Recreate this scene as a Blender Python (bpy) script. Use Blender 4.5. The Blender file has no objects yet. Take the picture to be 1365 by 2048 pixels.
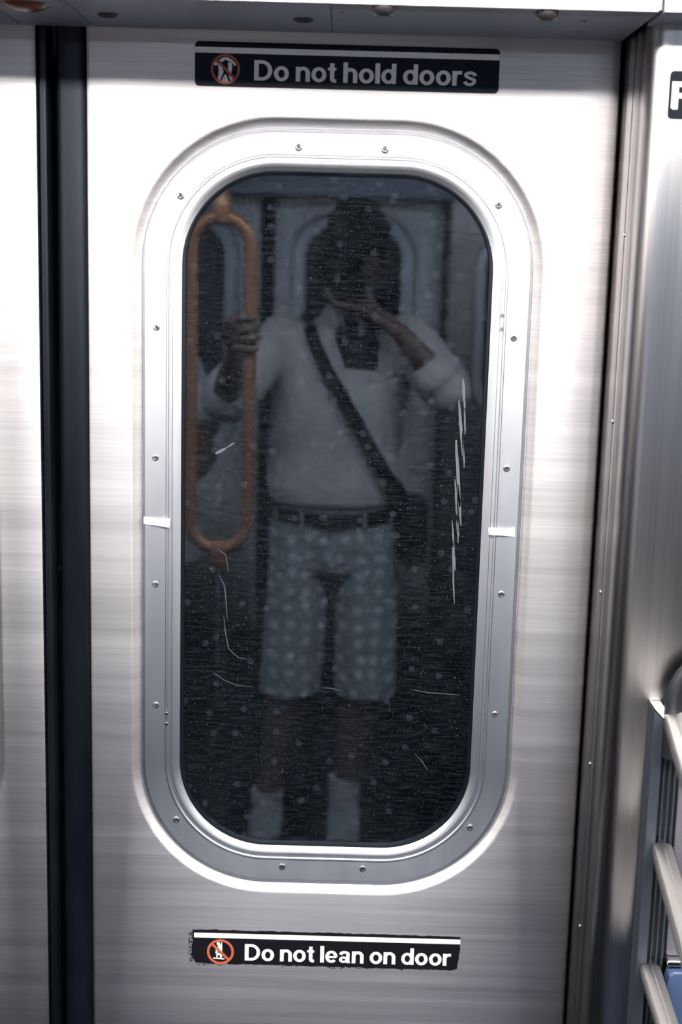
import bpy, bmesh, math, random
from mathutils import Vector, Matrix
random.seed(7)
sc = bpy.context.scene
COL = sc.collection
PI = math.pi

# ------------------------------------------------------------ camera, world, exposure
cd = bpy.data.cameras.new('camera'); cam = bpy.data.objects.new('camera', cd); COL.objects.link(cam)
cd.sensor_fit = 'VERTICAL'; cd.sensor_height = 36.0; cd.sensor_width = 24.0
cd.lens = 2750/2048*36.0
cd.clip_start = 0.02; cd.clip_end = 60
PITCH = math.atan(0.1873); ROLL = math.atan2(391, 14676)
cam.matrix_world = Matrix.Translation((0, -1.75, 1.62)) @ Matrix.Rotation(PI/2-PITCH, 4, 'X') @ Matrix.Rotation(ROLL, 4, 'Z')
cd.dof.use_dof = True; cd.dof.focus_distance = 1.83; cd.dof.aperture_fstop = 3.6
sc.camera = cam
w = bpy.data.worlds.new('dark_tunnel_air'); sc.world = w; w.use_nodes = True
w.node_tree.nodes['Background'].inputs[0].default_value = (0.25, 0.40, 0.75, 1)
w.node_tree.nodes['Background'].inputs[1].default_value = 0.02
vs = sc.view_settings
sc.display_settings.display_device = 'sRGB'
vs.view_transform = 'Standard'; vs.look = 'None'; vs.gamma = 1; vs.use_curve_mapping = False
vs.exposure = 0.0
LAMP_POWER = 80.0
LAMP_COLOR = (1.0, 0.945, 0.90)

# ------------------------------------------------------------ materials
def mat(name, color=(.5,.5,.5), rough=.5, metal=0, spec=.5, emit=None, estr=0):
    m = bpy.data.materials.new(name); m.use_nodes = True
    b = m.node_tree.nodes['Principled BSDF']
    b.inputs['Base Color'].default_value = (*color, 1)
    b.inputs['Roughness'].default_value = rough
    b.inputs['Metallic'].default_value = metal
    b.inputs['Specular IOR Level'].default_value = spec
    if emit:
        b.inputs['Emission Color'].default_value = (*emit, 1); b.inputs['Emission Strength'].default_value = estr
    return m
def nodes(m): return m.node_tree.nodes, m.node_tree.links, m.node_tree.nodes['Principled BSDF']
def noise_node(m, scale3, detail=4, scale=1, coord='Object'):
    N, L, b = nodes(m)
    tc = N.new('ShaderNodeTexCoord'); mp = N.new('ShaderNodeMapping'); mp.inputs['Scale'].default_value = scale3
    L.new(tc.outputs[coord], mp.inputs[0])
    n = N.new('ShaderNodeTexNoise'); n.inputs['Scale'].default_value = scale; n.inputs['Detail'].default_value = detail
    L.new(mp.outputs[0], n.inputs['Vector'])
    return n
def ramp(m, src, stops):
    N, L, b = nodes(m)
    r = N.new('ShaderNodeValToRGB'); L.new(src, r.inputs[0])
    e = r.color_ramp.elements
    e[0].position, e[0].color = stops[0][0], (*stops[0][1], 1)
    e[1].position, e[1].color = stops[1][0], (*stops[1][1], 1)
    for p, c in stops[2:]:
        x = e.new(p); x.color = (*c, 1)
    return r
def bump(m, src, strength=.2, dist=.001):
    N, L, b = nodes(m)
    bp = N.new('ShaderNodeBump'); bp.inputs['Strength'].default_value = strength; bp.inputs['Distance'].default_value = dist
    L.new(src, bp.inputs['Height']); L.new(bp.outputs[0], b.inputs['Normal']); return bp

def soft_metal(m):
    """metal whose sheen falls off quickly: Beckmann lobe fed by the same inputs"""
    N, L, b = nodes(m)
    g = N.new('ShaderNodeBsdfAnisotropic'); g.distribution = 'BECKMANN'
    for a, c in (('Base Color','Color'),('Roughness','Roughness'),('Normal','Normal'),('Tangent','Tangent')):
        s = b.inputs[a]
        if s.is_linked: L.new(s.links[0].from_socket, g.inputs[c])
        elif a in ('Base Color','Roughness'): g.inputs[c].default_value = s.default_value
    g.inputs['Anisotropy'].default_value = -b.inputs['Anisotropic'].default_value
    L.new(g.outputs[0], N['Material Output'].inputs[0])
    return m
def brushed(name, color=(.62,.62,.64), rough=.34, aniso=.55, grain='X', bstr=.12, var=.10):
    """stainless steel brushed along one axis"""
    m = mat(name, color, rough, 1.0)
    N, L, b = nodes(m)
    fine = (3, 3, 420) if grain == 'X' else (420, 420, 3)
    coarse = (1.2, 1.2, 60) if grain == 'X' else (60, 60, 1.2)
    n1 = noise_node(m, fine, 3); n2 = noise_node(m, coarse, 4)
    r = ramp(m, n2.outputs[0], [(.3, tuple(c*(1-var) for c in color)), (.7, tuple(min(1,c*(1+var)) for c in color))])
    mx = N.new('ShaderNodeMix'); mx.data_type = 'RGBA'; mx.blend_type = 'MULTIPLY'; mx.inputs[0].default_value = .5
    r1 = ramp(m, n1.outputs[0], [(.3, (.72,.72,.72)), (.62, (1,1,1))])
    L.new(r.outputs[0], mx.inputs[6]); L.new(r1.outputs[0], mx.inputs[7]); L.new(mx.outputs[2], b.inputs['Base Color'])
    ma = N.new('ShaderNodeMapRange'); ma.inputs[3].default_value = rough-.02; ma.inputs[4].default_value = rough+.02
    L.new(n2.outputs[0], ma.inputs[0]); L.new(ma.outputs[0], b.inputs['Roughness'])
    b.inputs['Anisotropic'].default_value = aniso
    cx = N.new('ShaderNodeCombineXYZ')
    cx.inputs[2 if grain == 'X' else 0].default_value = 1.0
    L.new(cx.outputs[0], b.inputs['Tangent'])
    if bstr: bump(m, n1.outputs[0], bstr, .0004)
    return soft_metal(m)

STEEL = brushed('brushed_steel_door', (.62,.605,.615), .538, .20)
STEEL_V = brushed('brushed_steel_wall', (.52,.505,.505), .37, 0, 'Z', 0)
FRAME = mat('satin_aluminium', (.66,.68,.72), .545, 1.0)
FRAME_N = noise_node(FRAME, (40, 40, 6), 4)
_r = ramp(FRAME, FRAME_N.outputs[0], [(.3,(.60,.62,.66)),(.7,(.70,.72,.76))]); FRAME.node_tree.links.new(_r.outputs[0], FRAME.node_tree.nodes['Principled BSDF'].inputs['Base Color'])
soft_metal(FRAME)
POST = brushed('extruded_aluminium', (.50,.51,.55), .40, .2, 'Z', .03)
CHROME = mat('polished_steel_tube', (.78,.77,.76), .16, 1.0)
SCREW = mat('screw_steel', (.42,.42,.44), .35, 1.0)
SLATE = mat('slate_painted_metal', (.030,.038,.052), .5)
SLATED = mat('dark_slate_metal', (.012,.014,.019), .5)
WALLSPOT = mat('lit_wall_spot', (.85,.83,.80), .5)  # pale colour standing in for a lit spot of wall
RAILM = soft_metal(mat('satin_steel_rail', (.72,.70,.68), .60, 1.0))
BOLT = mat('dark_bolt', (.10,.09,.10), .45, .6)
HOLE = mat('dark_recess', (.02,.02,.022), .7)
RUBBER = mat('black_rubber', (.012,.015,.02), .42, 0, .5)
_n = noise_node(RUBBER, (25,25,5), 5); bump(RUBBER, _n.outputs[0], .25, .002)
_r = ramp(RUBBER, _n.outputs[0], [(.3,(.002,.003,.005)),(.75,(.006,.008,.011))]); RUBBER.node_tree.links.new(_r.outputs[0], RUBBER.node_tree.nodes['Principled BSDF'].inputs['Base Color'])
HEADER = mat('grey_painted_metal', (.33,.36,.43), .5, .2)
_n = noise_node(HEADER, (60,60,60), 4); bump(HEADER, _n.outputs[0], .08, .001)
PLATE = mat('darker_grey_plate', (.24,.26,.30), .5, .4)
_N, _L, _b = nodes(RUBBER)
_g = _N.new('ShaderNodeBsdfAnisotropic'); _g.distribution = 'BECKMANN'; _g.inputs['Roughness'].default_value = .48; _g.inputs['Color'].default_value = (.75,.85,1,1)
_d = _N.new('ShaderNodeBsdfDiffuse'); _L.new(_b.inputs['Base Color'].links[0].from_socket, _d.inputs[0])
_f = _N.new('ShaderNodeFresnel'); _f.inputs[0].default_value = 1.45
_m = _N.new('ShaderNodeMixShader'); _L.new(_f.outputs[0], _m.inputs[0]); _L.new(_d.outputs[0], _m.inputs[1]); _L.new(_g.outputs[0], _m.inputs[2]); _L.new(_m.outputs[0], _N['Material Output'].inputs[0])
SIGNBG = mat('dark_navy_vinyl', (.006,.010,.018), .5, 0, .12)
SIGNBLACK = mat('black_vinyl', (.004,.004,.006), .45)
WHITE = mat('white_vinyl', (.88,.85,.86), .6, 0, .2)
WHITEB = mat('bright_white_vinyl', (.78,.76,.75), .5)
RED = mat('red_vinyl', (.42,.075,.045), .5)
REDD = mat('brick_red_vinyl', (.50,.11,.06), .5)
PATCHM = mat('matte_white_patch', (.85,.83,.80), .7)
AMBER = mat('amber_lens', (.16,.045,.025), .25, 0, .6)
CEIL = mat('ceiling_panel_grey', (.16,.19,.24), .55)
FLOORM = mat('speckled_floor', (.03,.035,.045), .8, 0, .04)
_n = noise_node(FLOORM, (180,180,180), 2)
_r = ramp(FLOORM, _n.outputs[0], [(.45,(.002,.003,.005)),(.62,(.005,.007,.011)),(.74,(.03,.038,.05))]); FLOORM.node_tree.links.new(_r.outputs[0], FLOORM.node_tree.nodes['Principled BSDF'].inputs['Base Color'])
LAMPF = mat('lamp_diffuser_cool', (.8,.8,.8), .5, 0, .5, (.70,.83,1.0), LAMP_POWER*.40)
LAMP = mat('lamp_diffuser', (.8,.8,.8), .5, 0, .5, LAMP_COLOR, LAMP_POWER)
TUNNEL = mat('sooty_concrete', (.018,.022,.028), .95)
_n = noise_node(TUNNEL, (3,3,3), 6); bump(TUNNEL, _n.outputs[0], .6, .05)
SEAT = mat('blue_moulded_seat', (.045,.075,.15), .28)
SEATG = mat('grey_seat_back', (.13,.125,.15), .5)
POLE = mat('amber_brown_tube', (.36,.19,.115), .38, .3)  # amber-brown colour of the loop and upper pole
SKIN = mat('brown_skin', (.115,.075,.070), .5)
SKIN2 = mat('tan_skin', (.15,.11,.10), .5)
HAIR = mat('black_hair', (.004,.0035,.004), .6, 0, .12)
_n = noise_node(HAIR, (90,90,30), 4); bump(HAIR, _n.outputs[0], .8, .01)
def cloth(name, c, var=.12, sc_=14, bs=.5, bd=.02):
    m = mat(name, c, .9, 0, .2)
    n = noise_node(m, (sc_,sc_,sc_*.6), 4)
    r = ramp(m, n.outputs[0], [(.3, tuple(x*(1-var) for x in c)), (.7, tuple(min(1,x*(1+var)) for x in c))])
    m.node_tree.links.new(r.outputs[0], m.node_tree.nodes['Principled BSDF'].inputs['Base Color'])
    bump(m, n.outputs[0], bs, bd); return m
SHIRT = cloth('pale_grey_polo_cotton', (.43,.45,.49))
TEE = cloth('dark_tee_cotton', (.02,.022,.028))
BELT = mat('black_leather', (.012,.012,.014), .4)
STRAP = mat('black_webbing', (.008,.009,.012), .85, 0, .15)
SOCK = cloth('pale_ribbed_sock', (.40,.42,.45), .2, 60, .8, .01)
SHOE = mat('dark_shoe', (.03,.03,.035), .6)
SHOEP = cloth('pale_canvas_shoe', (.24,.27,.31), .35, 70, .9, .01)
SHIRT2 = cloth('light_grey_tunic', (.62,.64,.70), .2, 22)
TROUSER = cloth('dark_trousers', (.015,.016,.022))
CAMB = mat('black_camera_body', (.005,.005,.006), .55, 0, .2)
LENSG = mat('lens_glass', (.01,.01,.015), .05)
BUCKLE = mat('dull_buckle', (.25,.25,.26), .35, 1)
# shorts: pale dots printed on slate cotton
SHORTS = mat('polka_dot_cotton', (.20,.23,.27), .9, 0, .2)
N, L, b = nodes(SHORTS)
tc = N.new('ShaderNodeTexCoord'); sx = N.new('ShaderNodeSeparateXYZ'); L.new(tc.outputs['Object'], sx.inputs[0])
cb = N.new('ShaderNodeCombineXYZ'); L.new(sx.outputs[0], cb.inputs[0]); L.new(sx.outputs[2], cb.inputs[1])
vo = N.new('ShaderNodeTexVoronoi'); vo.voronoi_dimensions = '2D'; vo.inputs['Scale'].default_value = 21; vo.inputs['Randomness'].default_value = .35
L.new(cb.outputs[0], vo.inputs['Vector'])
r = ramp(SHORTS, vo.outputs['Distance'], [(.22,(.44,.49,.56)),(.27,(.24,.27,.315))]); L.new(r.outputs[0], b.inputs['Base Color'])
_n = noise_node(SHORTS, (14,14,9), 4); bump(SHORTS, _n.outputs[0], .6, .02)

# window glass: clear pane with the dust, wipe streaks and water spots it carries
def glass_mat(name):
    m = bpy.data.materials.new(name); m.use_nodes = True
    N, L = m.node_tree.nodes, m.node_tree.links
    b = N['Principled BSDF']
    b.inputs['Base Color'].default_value = (.55,.60,.66,1); b.inputs['Roughness'].default_value = 0.0
    b.inputs['Transmission Weight'].default_value = 1.0; b.inputs['IOR'].default_value = 1.68; b.inputs['Specular Tint'].default_value = (.80,.90,1.0,1)
    out = N['Material Output']
    d = N.new('ShaderNodeBsdfDiffuse'); d.inputs[0].default_value = (.42,.52,.66,1)
    tc = N.new('ShaderNodeTexCoord')
    def nz(scale3, detail=3):
        mp = N.new('ShaderNodeMapping'); mp.inputs['Scale'].default_value = scale3; L.new(tc.outputs['Object'], mp.inputs[0])
        n = N.new('ShaderNodeTexNoise'); n.inputs['Scale'].default_value = 1; n.inputs['Detail'].default_value = detail; L.new(mp.outputs[0], n.inputs[0]); return n
    def mr(src, a, b_, c, d_):
        x = N.new('ShaderNodeMapRange'); L.new(src, x.inputs[0])
        for i, v in enumerate((a, b_, c, d_)): x.inputs[i+1].default_value = v
        return x.outputs[0]
    def math_(op, a, b_):
        x = N.new('ShaderNodeMath'); x.operation = op
        for i, v in enumerate((a, b_)):
            if isinstance(v, (int, float)): x.inputs[i].default_value = v
            else: L.new(v, x.inputs[i])
        return x.outputs[0]
    streak = mr(nz((35, 1, 420), 3).outputs[0], .45, .8, 0, .022)
    specks = mr(nz((420, 1, 420), 1).outputs[0], .64, .80, 0, .16)
    film = mr(nz((5, 1, 5), 3).outputs[0], .3, .8, .0, .008)
    vo = N.new('ShaderNodeTexVoronoi'); vo.inputs['Scale'].default_value = 26; vo.voronoi_dimensions = '2D'
    sx = N.new('ShaderNodeSeparateXYZ'); L.new(tc.outputs['Object'], sx.inputs[0])
    cb = N.new('ShaderNodeCombineXYZ'); L.new(sx.outputs[0], cb.inputs[0]); L.new(sx.outputs[2], cb.inputs[1]); L.new(cb.outputs[0], vo.inputs['Vector'])
    spot = mr(vo.outputs['Distance'], .10, .13, .02, 0)
    sc_ = N.new('ShaderNodeSeparateColor'); L.new(vo.outputs['Color'], sc_.inputs[0])
    gate = math_('GREATER_THAN', sc_.outputs[0], .40)
    spot = math_('MULTIPLY', spot, gate)
    tot = math_('ADD', math_('ADD', streak, specks), math_('ADD', film, spot))
    mix = N.new('ShaderNodeMixShader'); L.new(tot, mix.inputs[0]); L.new(b.outputs[0], mix.inputs[1]); L.new(d.outputs[0], mix.inputs[2])
    L.new(mix.outputs[0], out.inputs[0])
    return m
GLASS = glass_mat('dusty_window_glass')
SCR = mat('scratched_glass', (.10,.11,.125), .6)
SCRF = mat('hairline_scratch', (.05,.06,.07), .6)

# ------------------------------------------------------------ mesh helpers
def mesh(name, verts, faces, m, parent=None, smooth=False, kind=None):
    me = bpy.data.meshes.new(name); me.from_pydata([tuple(v) for v in verts], [], faces)
    bm = bmesh.new(); bm.from_mesh(me); bmesh.ops.recalc_face_normals(bm, faces=bm.faces); bm.to_mesh(me); bm.free()
    me.materials.append(m)
    o = bpy.data.objects.new(name, me); COL.objects.link(o)
    if parent: o.parent = parent
    if smooth: me.shade_smooth() if hasattr(me, 'shade_smooth') else None
    if kind: o['kind'] = kind
    return o
def sharp(o, deg=35):
    me = o.data; me.shade_smooth()
    try: me.set_sharp_from_angle(angle=math.radians(deg))
    except Exception: pass
    return o
def empty(name, loc=(0,0,0)):
    o = bpy.data.objects.new(name, None); o.empty_display_size = .05; COL.objects.link(o); o.location = loc
    return o
def tag(o, label, cat, group=None):
    o['label'] = label; o['category'] = cat
    if group: o['group'] = group
    return o
class MB:
    def __init__(s): s.v = []; s.f = []
    def add(s, vs_, fs):
        n = len(s.v); s.v += [tuple(v) for v in vs_]; s.f += [tuple(i+n for i in f) for f in fs]; return s
    def box(s, x0, x1, y0, y1, z0, z1):
        return s.add([(x0,y0,z0),(x1,y0,z0),(x1,y1,z0),(x0,y1,z0),(x0,y0,z1),(x1,y0,z1),(x1,y1,z1),(x0,y1,z1)],
                     [(0,1,2,3),(4,5,6,7),(0,1,5,4),(1,2,6,5),(2,3,7,6),(3,0,4,7)])
    def loft(s, loops, cap0=True, cap1=True, closed=True):
        n = len(loops[0]); vs_ = [p for l in loops for p in l]; fs = []
        for k in range(len(loops)-1):
            for i in range(n if closed else n-1):
                j = (i+1) % n; fs.append((k*n+i, k*n+j, (k+1)*n+j, (k+1)*n+i))
        if cap0: fs.append(tuple(range(n)))
        if cap1: fs.append(tuple((len(loops)-1)*n+i for i in range(n)))
        return s.add(vs_, fs)
    def tube(s, pts, r, n=14, caps=True):
        pts = [Vector(p) for p in pts]; loops = []
        rs = r if isinstance(r, (list, tuple)) else [r]*len(pts)
        prev = None
        for i, p in enumerate(pts):
            t = (pts[min(i+1, len(pts)-1)] - pts[max(i-1, 0)]).normalized()
            if prev is None:
                a = Vector((0,0,1)) if abs(t.z) < .9 else Vector((0,1,0)); u = t.cross(a).normalized()
            else: u = (prev - t*prev.dot(t)).normalized()
            prev = u; v = t.cross(u)
            rr_ = rs[i]; ra, rb = rr_ if isinstance(rr_, tuple) else (rr_, rr_)
            loops.append([p + u*ra*math.cos(2*PI*k/n) + v*rb*math.sin(2*PI*k/n) for k in range(n)])
        return s.loft(loops, caps, caps)
    def lathe(s, prof, c, axis=(0,-1,0), n=24):
        """prof: (radius, height along axis)"""
        ax = Vector(axis).normalized(); a = Vector((0,0,1)) if abs(ax.z) < .9 else Vector((1,0,0)); u = ax.cross(a).normalized(); v = ax.cross(u); c = Vector(c)
        return s.loft([[c + ax*h + (u*math.cos(2*PI*k/n)+v*math.sin(2*PI*k/n))*max(r_, 1e-5) for k in range(n)] for r_, h in prof])
    def obj(s, name, m, parent=None, smooth=False, kind=None, bev=0):
        o = mesh(name, s.v, s.f, m, parent, False, kind)
        if bev:
            md = o.modifiers.new('bevel', 'BEVEL'); md.width = bev; md.segments = 3; md.limit_method = 'ANGLE'
        if smooth: sharp(o)
        return o
def rr(cx, cz, hw, hh, r, n=12):
    """rounded rectangle outline in the XZ plane, anticlockwise"""
    r = max(min(r, hw, hh), 1e-4); P = []
    for (sx_, sz, a0) in ((1,1,0), (-1,1,PI/2), (-1,-1,PI), (1,-1,3*PI/2)):
        for k in range(n+1):
            a = a0 + PI/2*k/n
            P.append((cx+sx_*(hw-r)+r*math.cos(a), cz+sz*(hh-r)+r*math.sin(a)))
    return P
def at_y(P, y): return [(x, y, z) for x, z in P]
def bez(p0, p1, p2, n=10):
    p0, p1, p2 = map(Vector, (p0, p1, p2))
    return [p0*(1-t)**2 + p1*2*t*(1-t) + p2*t*t for t in [i/n for i in range(n+1)]]

# ------------------------------------------------------------ the setting: near side of the car
def door_leaf(name, x0, x1, wcx, y, face, lead=None, z0=.02, z1=1.93, part_screws=True, sx_=1, round_right=False):
    """a sliding door leaf; face=-1 looks towards -Y, +1 looks towards +Y"""
    root = empty(name, ((x0+x1)/2, y, 0)); root['kind'] = 'structure'
    inv = Matrix.Translation((-(x0+x1)/2, -y, 0))
    def Y(d): return y - face*d       # d = depth into the door
    cx, cz = wcx, 1.2727; hw, hh, R = .2600, .5115, .182
    n = 14
    mb = MB()
    ocx, ocz, ohw, ohh = (x0+x1)/2, (z0+z1)/2, (x1-x0)/2, (z1-z0)/2
    loops = [at_y(rr(ocx, ocz, ohw, ohh, .003, n), Y(.038)), at_y(rr(ocx, ocz, ohw, ohh, .003, n), Y(.006)),
             at_y(rr(ocx, ocz, ohw-.0015, ohh-.0015, .002, n), Y(.002)), at_y(rr(ocx, ocz, ohw-.005, ohh-.005, .001, n), Y(0)),
             at_y(rr(cx, cz, hw+.001, hh+.001, R, n), Y(0)), at_y(rr(cx, cz, hw-.003, hh-.003, R-.003, n), Y(.0015)),
             at_y(rr(cx, cz, hw-.010, hh-.010, R-.010, n), Y(.0095)), at_y(rr(cx, cz, hw-.013, hh-.013, R-.013, n), Y(.0105)),
             at_y(rr(cx, cz, hw-.015, hh-.015, R-.015, n), Y(.038))]
    if round_right:
        for li, (ri, rd) in enumerate(((0,.038),(0,.014),(.005,.0055),(.017,0))):
            loops[li] = [((x1-ri, Y(rd), z) if x > ocx else (x, y_, z)) for x, y_, z in loops[li]]
        loops.insert(3, [((x1-.011, Y(.0018), z) if x > ocx else (x-.0002, y_, z)) for x, y_, z in loops[3]])
    mb.loft(loops, False, False)
    panel = mb.obj('door_panel', STEEL, root, True); panel.matrix_parent_inverse = inv
    fr = MB()
    prof = [(.0135,.020),(.0135,.0100),(.0150,.0062),(.0180,.0042),(.0440,.0082),(.0452,.0070),(.0470,.0072),(.0482,.0090),(.0520,.0094),(.0530,.0080),(.0555,.0082),(.0600,.0105),(.0635,.0120),(.0640,.024)]
    fr.loft([at_y(rr(cx, cz, hw-o_, hh-o_, R-o_, 18), Y(d)) for o_, d in prof], False, False)
    frame = fr.obj('window_frame', FRAME, root, True); frame.matrix_parent_inverse = inv
    ga = MB()
    ga.loft([at_y(rr(cx, cz, hw-o_, hh-o_, R-o_, 18), Y(d)) for o_, d in [(.0625,.0130),(.0650,.0115),(.0680,.0125),(.0690,.020)]], False, False)
    g = ga.obj('glazing_seal', RUBBER, root, True); g.matrix_parent_inverse = inv
    pa = MB()
    pa.loft([at_y(rr(cx, cz, hw-.062, hh-.062, R-.062, 18), Y(d)) for d in (.0165, .0225)], True, True)
    p = pa.obj('window_pane', GLASS, root, True); p.matrix_parent_inverse = inv
    if part_screws:
        ps = [(-.052,1.749),(.055,1.749),(-.198,1.6865),(.199,1.6855),(-.228,1.523),(.226,1.5215),(-.229,1.356),(.225,1.354),(-.229,1.188),(.226,1.187),(-.228,1.022),(.225,1.0215),(-.200,.860),(.199,.860),(-.055,.796),(.055,.796)]
        proto = None
        for dx, z in ps:
            if proto is None:
                q = MB(); q.lathe([(.0044,0),(.0042,.0012),(.0030,.0017),(.0030,.0006),(.0001,.0004)], (0,0,0), (0,face,0), 18)
                proto = o = q.obj('screw', SCREW, root, True)
                c_ = MB(); c_.box(-.0027,.0027,-.0012*1,.0012,-.0005,.0005); c_.box(-.0005,.0005,-.0012,.0012,-.0027,.0027)
                cr = c_.obj('cross_slot', HOLE, o)
            else:
                o = proto.copy(); COL.objects.link(o); o.parent = root
                c2 = cr.copy(); COL.objects.link(c2); c2.parent = o
            o.matrix_parent_inverse = inv; o.location = (wcx+dx*sx_, Y(.0068), z); o.rotation_euler = (0, random.uniform(0,1.5), 0)
    if lead:
        for (a, b_) in lead:
            q = MB(); pts = []
            for k in range(9):
                t = -1 + 2*k/8; pts.append(((a+b_)/2 + (b_-a)/2*t, y - face*(.004 + .010*abs(t)**4)))
            q.loft([[(px_, py_, z0) for px_, py_ in pts] + [(b_, Y(.03), z0), (a, Y(.03), z0)], [(px_, py_, z1) for px_, py_ in pts] + [(b_, Y(.03), z1), (a, Y(.03), z1)]])
            o = q.obj('rubber_edge_seal', RUBBER, root, True); o.matrix_parent_inverse = inv
    return root
door_leaf('door_1', -.327, .331, -.0125, 0, -1, [(-.3655, -.3265)], round_right=True)
door_leaf('door_2', -1.045, -.387, -.7015, 0, -1, [(-.3875, -.3735)], sx_=-1)

# outer rails of the doorway opening behind the leaves
HZ = 1.884
MB().box(-1.06,.34, .05,.10, 1.86,2.2).obj('trim_1', PLATE, None, kind='structure')
# header over the doorway with its cover plates
hd = empty('trim_2', (0,-.09,HZ)); hd['kind'] = 'structure'
hinv = Matrix.Translation((0,.09,-HZ))
def hpart(mb, name, m, smooth=False, bev=0):
    o = mb.obj(name, m, hd, smooth, bev=bev); o.matrix_parent_inverse = hinv; return o
hpart(MB().box(-3,.331,-.192,.045,HZ+.004,2.2), 'header_box', STEEL_V)
def cover(name, x0, x1, y0, y1, m, skew=0):
    mb = MB(); mb.loft([[(x0,y1,z),(x1,y1,z),(x1+skew,y0,z),(x0+skew,y0,z)] for z in (HZ, HZ+.0045)])
    return hpart(mb, name, m, bev=.0006)
cover('cover_plate', -1.05, -.4055, -.195, .002, HEADER)
cover('cover_plate', -.4035, -.3185, -.195, .002, HEADER)
cover('cover_plate', -.3165, -.0265, -.195, .002, HEADER)
cover('cover_plate', -.0250, .327, -.168, .002, HEADER)
cover('cover_plate', -.0250, .327, -.195, -.1695, PLATE)
hpart(MB().box(-1.05,.327,-.2,-.1955,HZ,2.2), 'fascia', STEEL_V, bev=.001)
for x, y in ((-.283,-.095),(-.058,-.097),(-.435,-.093),(-.56,-.095),(-.72,-.095)):
    q = MB(); q.lathe([(.0115,0),(.0115,.0015),(.0095,.003),(.0075,.003),(.0070,.0005),(.0001,.0005)], (x,y,HZ), (0,0,-1), 24)
    o = hpart(q, 'socket_bolt', BOLT, True)
    q = MB(); q.lathe([(.0068,.0006),(.0066,.0012),(.0001,.0012)], (x,y,HZ), (0,0,-1), 6); o2 = q.obj('socket', HOLE, o)
    o2.parent = o
for x, y in ((.032,-.199+.012),(.209,-.184)):
    q = MB(); q.lathe([(.0125,0),(.0125,.002),(.011,.005),(.007,.0075),(.0001,.0085)], (x,y,HZ), (0,0,-1), 24); o = hpart(q, 'domed_bolt', BOLT, True)
    q = MB(); q.box(x-.011,x+.011,y-.0012,y+.0012,HZ-.009,HZ-.004); q.obj('slot', HOLE, o)
for x, y in ((-.014,-.150),(-.015,-.087),(.257,-.133),(.263,-.061)):
    q = MB(); q.lathe([(.0045,0),(.0042,.0012),(.0028,.0022),(.0001,.0024)], (x,y,HZ), (0,0,-1), 16); hpart(q, 'rivet', SCREW, True)
# amber door indicator
ind = tag(empty('indicator_lamp', (-.362,-.165,HZ)), 'round unlit amber-brown indicator lamp in a grey bezel, in the door header at top left', 'indicator lamp')
q = MB(); q.lathe([(.040,0),(.040,.002),(.034,.0042),(.029,.0035),(.027,.001)], (0,0,0), (0,0,-1), 40); q.obj('bezel', HEADER, ind, True)
q = MB(); q.lathe([(.0262,.0005),(.026,.003),(.022,.007),(.013,.010),(.0001,.0112)], (0,0,0), (0,0,-1), 36); q.obj('lens', AMBER, ind, True)

# wall to the right of the doorway: jamb with grooved extrusion, wall panel
wr = MB()
prof = [(.3335,.04),(.3335,-.002),(.3345,-.006),(.3345,-.030),(.3365,-.034),(.3365,-.040),(.335,-.044),(.335,-.062),(.3375,-.066),(.3375,-.072),(.3355,-.078),(.3358,-.098)]
for k in range(7):
    a = PI/2*k/6; prof.append((.3358+.022*(1-math.cos(a)), -.098-.027*math.sin(a)))
prof += [(3.0,-.125),(3.0,.04)]
wr.loft([[(x,y,z) for x,y in prof] for z in (0,2.2)])
wr.obj('wall_right', STEEL_V, None, True, 'structure')
jamb = empty('trim_3', (.3345,-.02,0)); jamb['kind'] = 'structure'
for z in (1.652,1.425,1.205,.974,.745,.52,.3):
    q = MB(); q.lathe([(.0032,0),(.0030,.0010),(.0018,.0018),(.0001,.0020)], (0,0,0), (-1,0,0), 14)
    o = q.obj('rivet', CHROME, jamb, True); o.location = (0, -.030 if z>1.3 else -.022, z)
# soffit above the right wall panel
sf = MB().box(.333,3.0,-.192,-.11,HZ,2.2).obj('trim_4', HEADER, None, kind='structure', bev=.001)
MB().box(.333,3.0,-.2,-.1945,HZ,2.2).obj('trim_5', STEEL_V, None, kind='structure', bev=.001)
# wall left of the doorway
MB().box(-3,-1.05,-.125,.04,0,2.2).obj('wall_left', STEEL_V, None, kind='structure')

# ------------------------------------------------------------ floor, ceiling, ends, opposite side
YO = -3.9
MB().box(-3,3,YO-.1,.12,-.05,0).obj('floor', FLOORM, None, kind='structure')
MB().box(-3,3,YO-.1,.12,2.15,2.25).obj('ceiling', CEIL, None, kind='structure')
MB().box(-3.1,-3,YO-.1,.12,0,2.2).obj('wall_end_left', STEEL_V, None, kind='structure')
MB().box(3,3.1,YO-.1,.12,0,2.2).obj('wall_end_right', STEEL_V, None, kind='structure')
door_leaf('door_3', -.299, .389, .0235, YO, 1, [(-.325,-.2985)], part_screws=False)
door_leaf('door_4', -1.045, -.355, -.700, YO, 1, [(-.3555,-.329)], part_screws=False)
MB().box(-3,3,YO-.05,YO+.13,1.845,2.2).obj('trim_7', HEADER, None, kind='structure', bev=.003)
MB().box(-3,-1.05,YO-.04,YO+.125,0,1.845).obj('wall_back_left', STEEL_V, None, kind='structure')
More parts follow.
